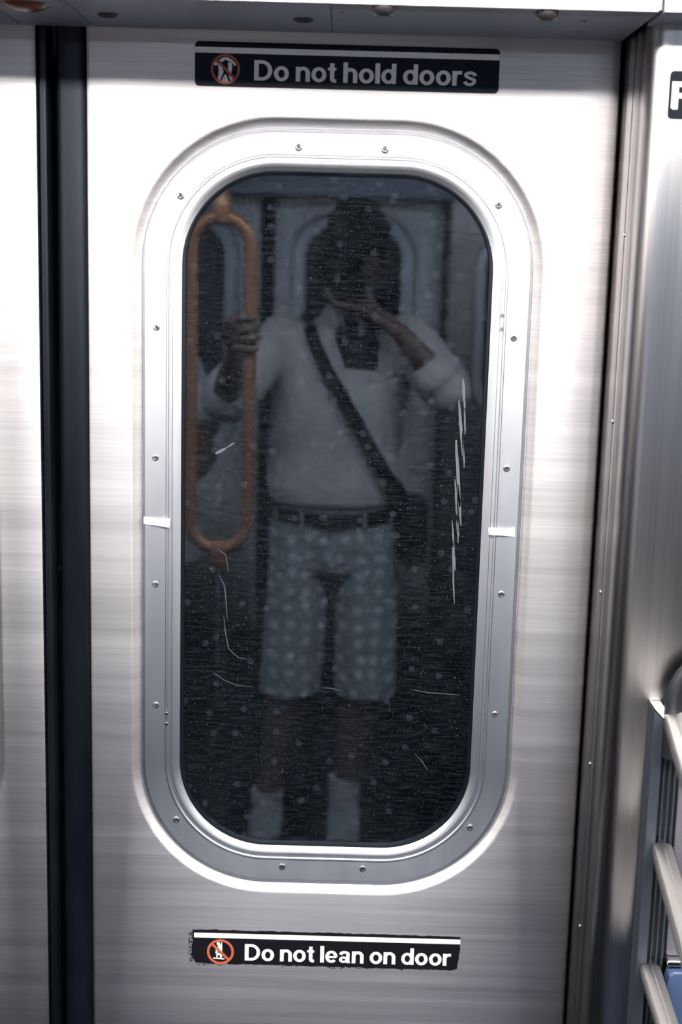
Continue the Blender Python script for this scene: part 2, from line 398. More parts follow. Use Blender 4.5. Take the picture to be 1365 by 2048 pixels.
# right of the opposite doorway: wall with a side window
ow = MB(); cx, cz = 1.13, 1.35
lo = [at_y(rr(1.70, .9225, 1.30, .9225, .004, 12), YO-.04), at_y(rr(1.70,.9225,1.30,.9225,.004,12), YO+.115), at_y(rr(1.70,.9225,1.29,.9125,.004,12), YO+.125),
      at_y(rr(cx,cz,.62,.36,.12,12), YO+.125), at_y(rr(cx,cz,.61,.35,.11,12), YO+.11), at_y(rr(cx,cz,.61,.35,.11,12), YO-.04)]
ow.loft(lo, False, False); ow.obj('wall_back_right', STEEL_V, None, True, 'structure')
wn = empty('window_1', (cx,YO+.1,cz)); wn['kind'] = 'structure'
q = MB(); q.loft([at_y(rr(0,0,.615-o_,.355-o_,.12-o_*.6,12), d) for o_, d in [(0,.02),(.0,.034),(.012,.038),(.035,.034),(.045,.02),(.045,.0)]], False, False); q.obj('window_frame', FRAME, wn, True)
q = MB(); q.loft([at_y(rr(0,0,.575,.315,.09,12), d) for d in (.004,.010)]); q.obj('window_pane', GLASS, wn, True)
# tunnel walls outside both sides
MB().box(-6,6,1.1,1.2,-1,4).obj('wall_tunnel', TUNNEL, None, kind='structure')
MB().box(-6,6,YO-1.2,YO-1.1,-1,4).obj('wall_tunnel_far', TUNNEL, None, kind='structure')

# ceiling lamps along both sides of the aisle
def ceiling_lamp(x, y, label):
    t = tag(empty('ceiling_light', (x,y,2.15)), label, 'ceiling light', 'fluorescent ceiling lights')
    q = MB(); q.loft([[(sx*( .56-o_), sy*(.10-o_), z) for sx, sy in ((-1,-1),(1,-1),(1,1),(-1,1))] for o_, z in ((0,0),(0,-.03),(.012,-.034),(.016,-.026))], True, False); hs_ = q.obj('housing', CEIL, t)
    q = MB(); pts = [(-.084+.168*k/8, -.028-.016*math.sin(PI*k/8)) for k in range(9)]
    q.loft([[(xx, a, b_) for a, b_ in pts] for xx in (-.544,.544)]); q.obj('diffuser', LAMP if y > -2 else LAMPF, t)
    return t
k = 0
for y, yn in ((-.92,'near the doorway side'), (-2.95,'over the far side of the aisle')):
    for x, xn in ((-1.40,'left'),(0,'middle'),(1.15,'right')):
        ceiling_lamp(x, y, 'white fluorescent ceiling light, %s, %s' % (xn, yn))

# ------------------------------------------------------------ signs
def arc(cx, cz, rx, rz, a0, a1, n=16): return [(cx+rx*math.cos(math.radians(a0+(a1-a0)*k/n)), cz+rz*math.sin(math.radians(a0+(a1-a0)*k/n))) for k in range(n+1)]
def crv(pts, n=7):
    out = []
    for i in range(len(pts)-1):
        p0 = pts[max(i-1,0)]; p1 = pts[i]; p2 = pts[i+1]; p3 = pts[min(i+2,len(pts)-1)]
        for k in range(n):
            t = k/n; out.append(tuple(.5*((2*p1[c])+(-p0[c]+p2[c])*t+(2*p0[c]-5*p1[c]+4*p2[c]-p3[c])*t*t+(-p0[c]+3*p1[c]-3*p2[c]+p3[c])*t**3) for c in (0,1)))
    return out+[pts[-1]]
XH = .725; W_ = .185
GLYPH = {
 'D': (.74, [([(.095,0),(.095,1)],.19), ([(.05,.917),(.30,.917)]+arc(.31,.5,.335,.417,88,-88,24)+[(.30,.083),(.05,.083)],.166)]),
 'o': (.61, [(arc(.305,XH/2,.215,.29,0,360,36),.17)]),
 'n': (.57, [([(.09,0),(.09,XH)],.18), (arc(.285,.43,.195,.222,165,0,16)+[(.48,.3),(.48,0)],.175)]),
 'h': (.57, [([(.09,0),(.09,1)],.18), (arc(.285,.43,.195,.222,165,0,16)+[(.48,.3),(.48,0)],.175)]),
 'l': (.19, [([(.095,0),(.095,1)],.19)]),
 'd': (.60, [([(.505,0),(.505,1)],.18), (arc(.29,XH/2,.205,.285,0,360,36),.165)]),
 't': (.35, [([(.175,.94),(.175,.22)]+arc(.265,.20,.09,.125,180,265,8)+[(.34,.078)],.175), ([(0,.655),(.34,.655)],.135)]),
 'r': (.39, [([(.09,0),(.09,XH)],.18), (arc(.30,.40,.21,.25,165,98,10)+[(.385,.648)],.165)]),
 's': (.55, [(crv([(.475,.505),(.43,.60),(.28,.655),(.13,.60),(.115,.49),(.27,.385),(.42,.315),(.44,.20),(.37,.11),(.27,.072),(.13,.11),(.065,.215)]),.145)]),
 'e': (.59, [([(.12,.345),(.53,.345)],.12), (arc(.295,XH/2,.21,.29,-4,318,34),.165)]),
 'a': (.57, [(crv([(.10,.50),(.14,.61),(.28,.655),(.42,.60),(.435,.48),(.435,.14),(.46,.05),(.47,.0)]),.165), (arc(.235,.205,.15,.13,60,395,26)+[(.42,.36)],.14)]),
}
def vtext(body, x, z, capz, x_end, y, m, parent, name='lettering', **kw):
    quads = []; cur = 0
    for ch in body:
        if ch == ' ': cur += .22; continue
        wd, strokes = GLYPH[ch]
        for pts, th in strokes:
            n = len(pts); L_, R_ = [], []
            closed = math.dist(pts[0], pts[-1]) < 1e-6
            for i in range(n):
                a = pts[i-1] if i > 0 else (pts[n-2] if closed else pts[0]); b_ = pts[i+1] if i < n-1 else (pts[1] if closed else pts[-1])
                d = Vector((b_[0]-a[0], b_[1]-a[1])).normalized()
                L_.append((cur+pts[i][0]-d.y*th/2, pts[i][1]+d.x*th/2)); R_.append((cur+pts[i][0]+d.y*th/2, pts[i][1]-d.x*th/2))
            quads.append((L_, R_))
        cur += wd + .05
    cur -= .05; mb = MB(); k = (x_end-x)/cur; kz = capz-z
    for qi, (L_, R_) in enumerate(quads): yq = y-.00003*(qi % 3); mb.loft([[(x+a*k, yq, z+b_*kz) for a, b_ in L_], [(x+a*k, yq, z+b_*kz) for a, b_ in R_]], False, False, closed=False)
    return mb.obj(name, m, parent)
def disc_ring(cx, cz, r0, r1, y, n=48):
    mb = MB(); mb.loft([[(cx+r*math.cos(2*PI*k/n), y, cz+r*math.sin(2*PI*k/n)) for k in range(n)] for r in (r0, r1)], False, False); return mb
def poly(mb, pts, y, cx=0, cz=0, s=1):
    return mb.add([(cx+a*s, y, cz+b_*s) for a, b_ in pts], [tuple(range(len(pts)))])
def ell(mb, cx, cz, a, b_, y, s=1, ox=0, oz=0, n=18):
    return poly(mb, [(cx+a*math.cos(2*PI*k/n), cz+b_*math.sin(2*PI*k/n)) for k in range(n)], y, ox, oz, s)

# upper sign
s1 = tag(empty('warning_sign', (-.007,0,1.845)), 'dark navy door sign reading Do not hold doors, above the window', 'sign')
inv1 = Matrix.Translation((.007,0,-1.845))
o = MB().loft([at_y(rr(-.0070,1.8445,.1860,.0262,.0055,8), y) for y in (-.0002,-.0011)]).obj('backing', SIGNBG, s1); o.location = (.007,0,-1.845)
def sp(o, s, off): o.location = off; o.parent = s; return o
o1 = (.007,0,-1.845)
sp(MB().box(-.1928,.1788,-.0014,-.0010,1.8572,1.8640).obj('white_stripe', WHITE, s1), s1, o1)
ex, ez, er = -.1555, 1.8385, .0178
q = disc_ring(ex, ez, er*.84, er, -.0016); a = PI/4*3
dx_, dz_ = math.cos(a), math.sin(a); nx, nz_ = -dz_, dx_
poly(q, [(dx_*.86+nx*.09, dz_*.86+nz_*.09),(dx_*.86-nx*.09,dz_*.86-nz_*.09),(-dx_*.86-nx*.09,-dz_*.86-nz_*.09),(-dx_*.86+nx*.09,-dz_*.86+nz_*.09)], -.00165, ex, ez, er)
sp(q.obj('prohibition_ring', RED, s1), s1, o1)
q = MB()
poly(q, [(-.42,.60),(-.2,.76),(.1,.80),(.4,.66),(.62,.48),(.74,.28),(.60,.22),(.48,.42),(.32,.50),(.1,.56),(-.02,.64),(-.14,.50),(-.34,.46)], -.00145, ex, ez, er)   # raised arms
poly(q, [(-.80,.42),(-.62,.46),(-.5,.30),(-.62,.22),(-.76,.24)], -.00145, ex, ez, er)
poly(q, [(-.50,.38),(-.24,.22),(-.18,-.05),(-.12,-.18),(-.36,-.76),(-.52,-.66),(-.46,-.2)], -.00145, ex, ez, er)
poly(q, [(.16,.44),(.44,.44),(.46,.10),(.40,-.26),(.18,-.06)], -.00145, ex, ez, er)
poly(q, [(-.06,-.36),(.06,-.36),(.24,-.84),(-.28,-.80)], -.00145, ex, ez, er)
poly(q, [(.20,-.40),(.34,-.46),(.54,-.64),(.36,-.76)], -.00145, ex, ez, er)
sp(q.obj('pictogram', WHITE, s1), s1, o1)
sp(vtext('Do not hold doors', -.1205, 1.8262, 1.8500, .1520, -.0015, WHITE, s1), s1, o1)

# lower sign, its backing worn at the rim
s2 = tag(empty('warning_sign', (-.005,0,.678)), 'black door sign with chipped edges reading Do not lean on door, below the window', 'sign')
o2 = (.005,0,-.678)
P = []
def jag(a, b_, n, amp):
    return [(a[0]+(b_[0]-a[0])*k/n+random.uniform(-amp,amp)*(abs(b_[1]-a[1])>abs(b_[0]-a[0])), a[1]+(b_[1]-a[1])*k/n+random.uniform(-amp,amp)*(abs(b_[0]-a[0])>abs(b_[1]-a[1]))) for k in range(n)]
P += jag((.1795,.7035),(-.1870,.7045),60,.0007) + jag((-.1880,.7035),(-.1900,.660),10,.0012) + jag((-.1840,.6545),(.172,.6535),60,.0008) + jag((.1775,.656),(.1805,.700),9,.0008)
mb = MB(); mb.loft([[(x,y,z) for x,z in P] for y in (-.0002,-.0010)]); sp(mb.obj('backing', SIGNBLACK, s2), s2, o2)
sp(MB().box(-.1866,.1798,-.0013,-.0009,.6925,.6995).obj('white_stripe', WHITEB, s2), s2, o2)
q = MB()
for k in range(60):
    x = -.1915+random.uniform(-.002,.003); z = random.uniform(.655,.700); r_ = random.uniform(.0004,.0012)
    poly(q, [(r_*math.cos(t)*random.uniform(.6,1.3), r_*math.sin(t)*random.uniform(.6,1.3)) for t in (0,1,2,3,4,5)], -.0004, x, z)
for k in range(60):
    x = random.uniform(-.18,.175); z = .6530+random.uniform(-.0018,.001); r_ = random.uniform(.0003,.0010)
    poly(q, [(r_*1.8*math.cos(t)*random.uniform(.6,1.3), r_*math.sin(t)*random.uniform(.6,1.3)) for t in (0,1,2,3,4,5)], -.0004, x, z)
o = sp(q.obj('adhesive_residue', SIGNBLACK, s2), s2, o2); o['kind'] = 'stuff'
ex, ez, er = -.1500, .6722, .0187
q = disc_ring(ex, ez, er*.81, er, -.0015)
poly(q, [(dx_*.83+nx*.10, dz_*.83+nz_*.10),(dx_*.83-nx*.10,dz_*.83-nz_*.10),(-dx_*.83-nx*.10,-dz_*.83-nz_*.10),(-dx_*.83+nx*.10,-dz_*.83+nz_*.10)], -.00155, ex, ez, er)
sp(q.obj('prohibition_ring', REDD, s2), s2, o2)
q = MB()
ell(q, -.16, .64, .13, .14, -.00135, er, ex, ez)
poly(q, [(-.10,.56),(.04,.60),(.06,.80),(.12,.72),(.14,.20),(.12,-.10),(.12,-.48),(-.02,-.50),(-.04,-.20),(-.16,.10),(-.20,.40)], -.00135, ex, ez, er)
poly(q, [(-.36,.22),(-.26,.18),(-.20,-.06),(-.02,-.20),(-.04,-.34),(-.22,-.22),(-.38,-.10),(-.34,.06)], -.00135, ex, ez, er)
poly(q, [(-.32,-.20),(-.20,-.24),(-.18,-.46),(-.28,-.48)], -.00135, ex, ez, er)
poly(q, [(-.52,-.46),(.30,-.52),(.30,-.62),(-.52,-.56)], -.00137, ex, ez, er)
sp(q.obj('pictogram', WHITEB, s2), s2, o2)
sp(vtext('Do not lean on door', -.1165, .6602, .6848, .1680, -.0014, WHITEB, s2, off=.036, sp=.97), s2, o2)

# sign on the right wall panel, its first letter in view
s3 = tag(empty('wall_sign', (.40,-.125,1.81)), 'dark rounded sign with a white letter P, on the wall right of the door', 'sign')
o3 = (-.40,.125,-1.81)
sp(MB().loft([at_y(rr(.3895,1.8080,.0295,.0262,.0048,8), y) for y in (-.1252,-.1263)]).obj('backing', SIGNBG, s3), s3, o3)
t = MB()
yy = -.1266
lx, lz, lh, lw, st = .3628, 1.7920, .0305, .0265, .0080
poly(t, [(lx,lz+.002),(lx+.002,lz),(lx+st,lz),(lx+st,lz+lh),(lx,lz+lh)], yy)
def bowl(lx, lz, lh, lw, st, y):
    zt, zb = lz+lh, lz+lh*.40; rO = (zt-zb)/2; cxo = lx+lw-rO; czo = (zt+zb)/2
    outer = [(lx+st,zt)]+[(cxo+rO*math.sin(PI*k/16), czo+rO*math.cos(PI*k/16)) for k in range(17)]+[(lx+st,zb)]
    rI = rO-.0058; inner = [(lx+st,zt-.0058)]+[(cxo+rI*math.sin(PI*k/16), czo+rI*math.cos(PI*k/16)) for k in range(17)]+[(lx+st,zb+.0058)]
    t.loft([[(a,y,b_) for a,b_ in outer],[(a,y,b_) for a,b_ in inner]], False, False, closed=False)
bowl(lx, lz, lh, lw, st, yy)
sp(t.obj('lettering', WHITEB, s3), s3, o3)

# small irregular white patches on the window frame
def patch(x, z, label, ang):
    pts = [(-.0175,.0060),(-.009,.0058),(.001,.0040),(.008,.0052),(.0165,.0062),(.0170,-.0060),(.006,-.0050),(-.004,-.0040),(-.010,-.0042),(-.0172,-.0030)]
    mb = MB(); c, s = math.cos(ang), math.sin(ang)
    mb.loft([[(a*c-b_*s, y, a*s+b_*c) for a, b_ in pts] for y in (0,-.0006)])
    o = mb.obj('white_patch', PATCHM); o.location = (x, -.0001+.0045, z); tag(o, label, 'patch'); return o
patch(-.2390, 1.2715, 'small irregular white patch on the left side of the window frame', -.05)
patch(.2100, 1.2705, 'small irregular white patch on the right side of the window frame', .02)
# small drilled vent holes in the frame
for x, zs in ((.1975,(1.550,1.533)),(-.2262,(1.011,.9965))):
    for z in zs:
        q = MB(); q.lathe([(.0022,0),(.0020,.0007),(.0001,.0008)], (x,.0050,z), (0,-1,0), 12)
        o = q.obj('pin_rivet', SCREW if x > 0 else CHROME, bpy.data.objects['door_1'], True)
        o.matrix_parent_inverse = Matrix.Translation((-.002,0,0))

# scratches in the pane
def scratch(pts, wid, name='scratch_mark', m=None):
    mb = MB(); n = len(pts); L_ = []; R_ = []
    for i, p in enumerate(pts):
        a = pts[max(i-1,0)]; b_ = pts[min(i+1,n-1)]; d = Vector((b_[0]-a[0], b_[1]-a[1])).normalized(); nn = Vector((-d.y,d.x))
        ww = wid*(.25+.75*math.sin(PI*(i+.3)/(n-.4)))*random.uniform(.8,1.2)/2
        L_.append((p[0]+nn.x*ww, .0162, p[1]+nn.y*ww)); R_.append((p[0]-nn.x*ww, .0162, p[1]-nn.y*ww))
    mb.add(L_+R_, [(i,i+1,n+i+1,n+i) for i in range(n-1)])
    o = mb.obj(name, m or SCR, bpy.data.objects['door_1']); o.matrix_parent_inverse = Matrix.Translation((-.002,0,0)); return o
def seg(a, b_, n=5, j=.0004): return [(a[0]+(b_[0]-a[0])*k/n+random.uniform(-j,j), a[1]+(b_[1]-a[1])*k/n) for k in range(n+1)]
for a, b_, wd in (((.1520,1.4680),(.1560,1.4270),.0036),((.1560,1.430),(.1575,1.395),.0022),((.1480,1.440),(.1560,1.368),.0042),((.1540,1.400),(.1585,1.352),.0022),
                  ((.1465,1.388),(.1545,1.300),.0048),((.1515,1.330),(.1575,1.275),.0030),((.1475,1.337),(.1505,1.296),.0026),((.1510,1.300),(.1550,1.252),.0022),
                  ((.1460,1.282),(.1490,1.248),.0022),((.149,1.252),(.1520,1.215),.0026),((.1475,1.246),(.1530,1.170),.0022),((.1500,1.296),(.1560,1.262),.0018)):
    scratch(seg(a, b_), wd)
scratch(seg((-.165,1.3615),(-.151,1.3695),4,.0001), .0042)
scratch(seg((-.151,1.3695),(-.140,1.377),4,.0001), .0020)
for pts in ([(-.158,1.200),(-.151,1.185),(-.149,1.165),(-.147,1.14)],[(-.152,1.145),(-.149,1.120),(-.145,1.10),(-.132,1.088),(-.120,1.086)],[(-.165,1.066),(-.150,1.056),(-.135,1.050),(-.113,1.048)],
            [(-.020,1.049),(-.008,1.049),(.006,1.046)],[(.100,1.050),(.125,1.046),(.150,1.045),(.166,1.044)],[(-.160,1.235),(-.150,1.228),(-.146,1.205)],[(.108,.960),(.118,.950),(.126,.938)]):
    scratch(pts, .0013, m=SCRF)

# ------------------------------------------------------------ bench-end screen, rails, seat on the right
be = tag(empty('bench_screen', (.39,-.15,0)), 'dark grey bench-end partition post with three bright steel rails, at the lower right', 'partition')
ob = (-.39,.15,0)
q = MB(); q.loft([[(.3855,-.158,0),(.3985,-.158,0),(.3985,-.126,0),(.3855,-.126,0)],[(.3855,-.158,1.088),(.3985,-.158,1.088-.014),(.3985,-.126,1.088-.014),(.3855,-.126,1.088)]])
sp(q.obj('post', SLATE, be, bev=.001), be, ob)
q = MB(); q.loft([[(.3868,y,1.0895),(.3995,y,1.0895),(.3990,y,1.0765)] for y in (-.1585,-.127)]); sp(q.obj('bright_wall_spot', WALLSPOT, be), be, ob)  # added pale wedge, paints in the bright spot of wall by the post top
sp(MB().box(.3985,.4240,-.146,-.1265,0,1.06).obj('side_panel', SLATED, be, bev=.004), be, ob)
for x in (.4035,.4105,.4175):
    sp(MB().box(x,x+.0028,-.150,-.1458,0,1.06).obj('rib', SLATE, be, bev=.001), be, ob)
pts = [(.4085,-.160,1.03),(.4065,-.160,1.075),(.4065,-.160,1.100)] + [(.4065+.060*(1-math.cos(t)), -.160, 1.100+.060*math.sin(t)) for t in [PI/2*k/8 for k in range(1,9)]] + [(1.28,-.160,1.160),(1.30,-.158,1.155),(1.305,-.127,1.150)]
sp(MB().tube(pts, .0095).obj('top_tube', SLATED, be, True), be, ob)
for i, (a, b_) in enumerate((((.4095,-.160,1.080),(.3641,-.50,1.080)), ((.4065,-.160,.911),(.3712,-.50,.911)), ((.4030,-.160,.749),(.3850,-.50,.749)))):
    a, b_ = Vector(a), Vector(b_); d = (b_-a).normalized(); sd = d.cross(Vector((0,0,1))).normalized()
    sec = [(-.0115,-.011),(.0115,-.011),(.0125,-.009),(.0125,.003),(.0105,.0062),(.0060,.0078),(.0014,.0080),(0,.0066),(-.0014,.0080),(-.0060,.0078),(-.0105,.0062),(-.0125,.003),(-.0125,-.009)]
    q = MB(); q.loft([[p+sd*u+Vector((0,0,v)) for u, v in sec] for p in (a, b_)]); rail = sp(q.obj('rail', RAILM, be, True), be, ob)
    q = MB(); q.tube([a+Vector((.002,.014,0)), a+Vector((.0,-.001,0))], .0065, 16); q.obj('rail_bracket', SCREW, rail, True)
sp(MB().tube([(.4215,-.512,0),(.3585,-.512,1.16)], .014, 18).obj('end_post', CHROME, be, True), be, ob)
st_ = tag(empty('bench', (.70,-.33,.42)), 'glossy blue moulded bench behind the steel rails, at the bottom right corner', 'bench')
os_ = (-.70,.33,-.42)
q = MB(); pr = [(-.150,.752),(-.168,.748),(-.178,.72),(-.200,.58),(-.230,.48),(-.30,.445),(-.52,.455),(-.56,.44),(-.56,.40),(-.30,.39),(-.20,.42),(-.165,.55),(-.150,.70)]
loops = []
for x, ins in ((.4225,.010),(.4255,.003),(.432,0),(1.30,0)):
    loops.append([(x, y+(-ins if y > -.17 else ins)*.4, z - (ins if z > .7 else 0)) for y, z in pr])
q.loft(loops); sp(q.obj('seat_shell', SEAT, st_, True), st_, os_)
sp(MB().box(.4235,1.30,-.160,-.1285,.7535,.7615).obj('top_trim', CHROME, st_, bev=.002), st_, os_)
sp(MB().box(.4245,1.30,-.148,-.1285,.762,1.06).obj('back_panel', SEATG, st_, bev=.003), st_, os_)
sp(MB().box(.50,.55,-.50,-.14,0,.41).obj('leg', PLATE, st_, bev=.003), st_, os_)

# ------------------------------------------------------------ split grab pole in the car
gp = tag(empty('grab_pole', (-.297,-1.50,0)), 'amber-brown floor-to-ceiling grab pole splitting into a long loop, reflected at the left of the window', 'pole')
def gl(x, z): return (x, 0, z)
q = MB(); q.tube([(0,0,0),(0,0,.86)], .0165, 18); q.obj('lower_pole', CHROME, gp, True)
q = MB(); q.tube([(0,0,1.70),(0,0,2.15)], .0165, 18); q.obj('upper_pole', POLE, gp, True)
for s in (-1, 1):
    zb, zt, R_ = .905, 1.700, .070
    pts = [(0,0,zb-.02)]
    pts += [(s*R_*math.sin(t), 0, zb+R_*(1-math.cos(t))) for t in [PI/2*k/8 for k in range(9)]]
    pts += [(s*R_, 0, zb+R_+ (zt-zb-2*R_)*k/4) for k in range(1,4)]
    pts += [(s*R_*math.cos(t), 0, zt-R_+R_*math.sin(t)) for t in [PI/2*k/8 for k in range(9)]]
    MB().tube(pts[1:], .0160, 18).obj('loop_arm', POLE, gp, True)
q = MB(); q.lathe([(.0168,-.05),(.021,-.045),(.024,-.01),(.020,.012),(.010,.02)], (0,0,.905), (0,0,1), 20); q.obj('lower_collar', POLE, gp, True)
q = MB(); q.lathe([(.0168,.05),(.021,.045),(.024,.01),(.020,-.012),(.010,-.02)], (0,0,1.700), (0,0,1), 20); q.obj('upper_collar', POLE, gp, True)

# ------------------------------------------------------------ people
def fuse(name, shapes, m, parent, voxel=.006, smooth_it=4):
    """shapes: closed lofted tubes and ellipsoids fused into one continuous surface"""
    mb = MB()
    for s in shapes: mb.add(s.v, s.f)
    me = bpy.data.meshes.new(name); me.from_pydata(mb.v, [], mb.f)
    bm = bmesh.new(); bm.from_mesh(me); bmesh.ops.recalc_face_normals(bm, faces=bm.faces); bm.to_mesh(me); bm.free()
    o = bpy.data.objects.new(name, me); COL.objects.link(o)
    a = o.modifiers.new('r', 'REMESH'); a.mode = 'VOXEL'; a.voxel_size = voxel; a.use_smooth_shade = True
    b_ = o.modifiers.new('s', 'SMOOTH'); b_.factor = .6; b_.iterations = smooth_it
    dg = bpy.context.evaluated_depsgraph_get(); dg.update()
    me2 = bpy.data.meshes.new_from_object(o.evaluated_get(dg)); bpy.data.objects.remove(o)
    me2.name = name; me2.materials.clear(); me2.materials.append(m); me2.shade_smooth()
    r = bpy.data.objects.new(name, me2); COL.objects.link(r)
    if parent: r.parent = parent
    return r
def ball(c, rx, ry, rz, n=18, tilt=0):
    mb = MB(); c = Vector(c); R_ = Matrix.Rotation(tilt, 3, 'X')
    mb.loft([[c + R_ @ Vector((rx*math.sin(PI*k/n)*math.cos(2*PI*j/n), ry*math.sin(PI*k/n)*math.sin(2*PI*j/n), rz*math.cos(PI*k/n))) for j in range(n)] for k in [.15]+list(range(1,n))+[n-.15]])
    return mb
def limb(pts, r, n=16):
    """tapered limb with rounded ends"""
    pts = [Vector(p) for p in pts]; rs = [x if isinstance(x, tuple) else (x, x) for x in r]
    P_, R_ = [], []
    d0 = (pts[0]-pts[1]).normalized(); d1 = (pts[-1]-pts[-2]).normalized()
    for k in (0, 1, 2):
        a = PI/2*(k+.15)/3; P_.append(pts[0]+d0*min(rs[0])*math.cos(a)); R_.append((rs[0][0]*math.sin(a), rs[0][1]*math.sin(a)))
    P_ += pts; R_ += rs
    for k in (2, 1, 0):
        a = PI/2*(k+.15)/3; P_.append(pts[-1]+d1*min(rs[-1])*math.cos(a)); R_.append((rs[-1][0]*math.sin(a), rs[-1][1]*math.sin(a)))
    mb = MB(); mb.tube(P_, R_, n); return mb
def rings(lst, n=28):
    """horizontal elliptical rings (cx, cy, z, rx, ry)"""
    mb = MB(); mb.loft([[(cx+rx*math.copysign(abs(math.cos(t))**.85, math.cos(t)), cy+ry*math.copysign(abs(math.sin(t))**.85, math.sin(t)), z) for t in [2*PI*k/n for k in range(n)]] for cx, cy, z, rx, ry in lst]); return mb
def finger(base, dirs, lens, r):
    pts = [Vector(base)]
    for d, l in zip(dirs, lens): pts.append(pts[-1] + Vector(d).normalized()*l)
    return limb(pts, [r, r*.95, r*.88, r*.75][:len(pts)], 10)

ph = tag(empty('person', (-.05,-1.93,0)), 'person in a pale polo and dotted shorts holding a camera to the face', 'person')
PO = (.05,1.93,0)
def pp(o): o.location = PO; o.parent = ph; return o
# joints in metres: he faces +Y
shL, shR = (-.165,-1.955,1.405), (.170,-1.955,1.405)
elL, wrL = (-.308,-1.800,1.245), (-.262,-1.580,1.380)
elR, wrR = (.272,-1.815,1.275), (.142,-1.800,1.425)
hipL, hipR = (-.105,-1.95,.84), (.070,-1.95,.84)
knL, knR = (-.130,-1.91,.45), (.078,-1.91,.45)
anL, anR = (-.190,-1.93,.085), (.030,-1.93,.085)
S = []
# torso and neck
S.append(rings([(-.02,-1.955,.74,.02,.02),(-.02,-1.955,.78,.13,.085),(-.02,-1.955,.86,.160,.105),(-.02,-1.955,.98,.150,.100),(-.02,-1.96,1.12,.155,.100),(0,-1.965,1.28,.170,.108),(.0,-1.965,1.38,.165,.095),(.01,-1.965,1.43,.10,.07),(.012,-1.96,1.455,.058,.058)]))
S.append(limb([(.012,-1.97,1.42),(.020,-1.955,1.50),(.022,-1.945,1.55)], [.057,.054,.054]))
# head bent a little forward: skull, jaw, nose, brow, lips, ears
hc = Vector((.022,-1.965,1.632))
S += [ball(hc, .076,.098,.108), ball(hc+Vector((0,.028,-.052)), .056,.062,.062), ball(hc+Vector((0,.072,-.088)), .024,.020,.016)]
S += [limb([hc+Vector((0,.092,.012)), hc+Vector((0,.112,-.026))], [.008,.013]), ball(hc+Vector((0,.106,-.032)), .017,.012,.009)]
S += [limb([hc+Vector((-.045,.082,.022)), hc+Vector((0,.094,.026)), hc+Vector((.045,.082,.022))], [.008,.009,.008])]
S += [limb([hc+Vector((-.022,.088,-.056)), hc+Vector((0,.095,-.055)), hc+Vector((.022,.088,-.056))], [.005,.007,.005]), limb([hc+Vector((-.018,.086,-.066)), hc+Vector((0,.092,-.067)), hc+Vector((.018,.086,-.066))], [.005,.007,.005])]
for s in (-1,1): S += [ball(hc+Vector((s*.078,-.004,-.012)), .009,.020,.031)]
# arms
def arm(a, b_, c):
    a, b_, c = map(Vector, (a, b_, c))
    return [limb([a, a.lerp(b_,.35), b_], [.050,.046,.037]), limb([b_, b_.lerp(c,.3), c], [.038,.040,.025])]
S += arm(shL, elL, wrL) + arm(shR, elR, wrR)
# left hand closed round the pole (pole axis at x -.227, y -1.50)
px_, py_ = -.227, -1.50
palm = Vector((-.262,-1.535,1.425))
S.append(limb([wrL, palm, palm+Vector((.008,.020,.028))], [(.025,.020),(.036,.018),(.034,.016)]))
for k in range(4):
    z = 1.392+.0235*k; rr_ = .0262; L_ = [.030,.026,.020][:3]
    a0 = math.radians(205); pts = []
    span = [118,132,126,104][k]
    for j in range(6):
        a = a0 - math.radians(span)*j/5*1.35
        pts.append((px_+rr_*math.cos(a), py_+rr_*math.sin(a), z+.004*j/5))
    S.append(limb([palm+Vector((-.004,.012,z-1.425))]+pts, [.0098,.0092,.0090,.0088,.0084,.0080,.0074], 10))
pts = [(px_+.0265*math.cos(a), py_+.0265*math.sin(a), 1.470+.006*j) for j, a in enumerate([math.radians(215), math.radians(245), math.radians(280), math.radians(318)])]
S.append(limb([palm+Vector((.010,-.004,.010)), palm+Vector((.016,.0,.034))]+pts, [.013,.0125,.0115,.0105,.0098,.0088], 10))
# right hand cupping the camera from below and the side (camera grip end at the bottom)
DZ = -.032
palmR = Vector((.066,-1.842,1.502+DZ))
S.append(limb([wrR, (.108,-1.822,1.482+DZ), palmR], [(.026,.022),(.034,.022),(.036,.020)]))
for k in range(4):
    y = -1.806-.0220*k
    l = [.9,1.05,1.0,.8][k]
    S.append(limb([palmR+Vector((-.006,(y+1.842)*.8,.0)), (.034,y,1.5175+DZ), (.006,y,1.5215+DZ), (-.026*l,y,1.5250+DZ), (-.050*l,y,1.545+DZ), (-.0535*l,y,1.560+DZ)], [.0105,.0098,.0092,.0088,.0082,.0074], 10))
S.append(limb([palmR+Vector((.012,.004,.004)), (.070,-1.840,1.522+DZ), (.0585,-1.845,1.542+DZ), (.0545,-1.850,1.562+DZ)], [.0135,.0125,.0112,.0098], 10))
# legs and feet
for h, k_, a in ((hipL,knL,anL),(hipR,knR,anR)):
    h, k_, a = map(Vector, (h,k_,a))
    S += [limb([h, h.lerp(k_,.4), k_], [(.085,.085),(.078,.078),(.054,.054)]), limb([k_, k_.lerp(a,.3), k_.lerp(a,.7), a], [.052,.056,.040,.034]),
          limb([a+Vector((0,-.03,-.035)), a+Vector((0,.06,-.045)), a+Vector((0,.16,-.055))], [(.036,.034),(.040,.030),(.036,.020)])]
body = pp(fuse('body', S, SKIN, ph, .0038, 2))
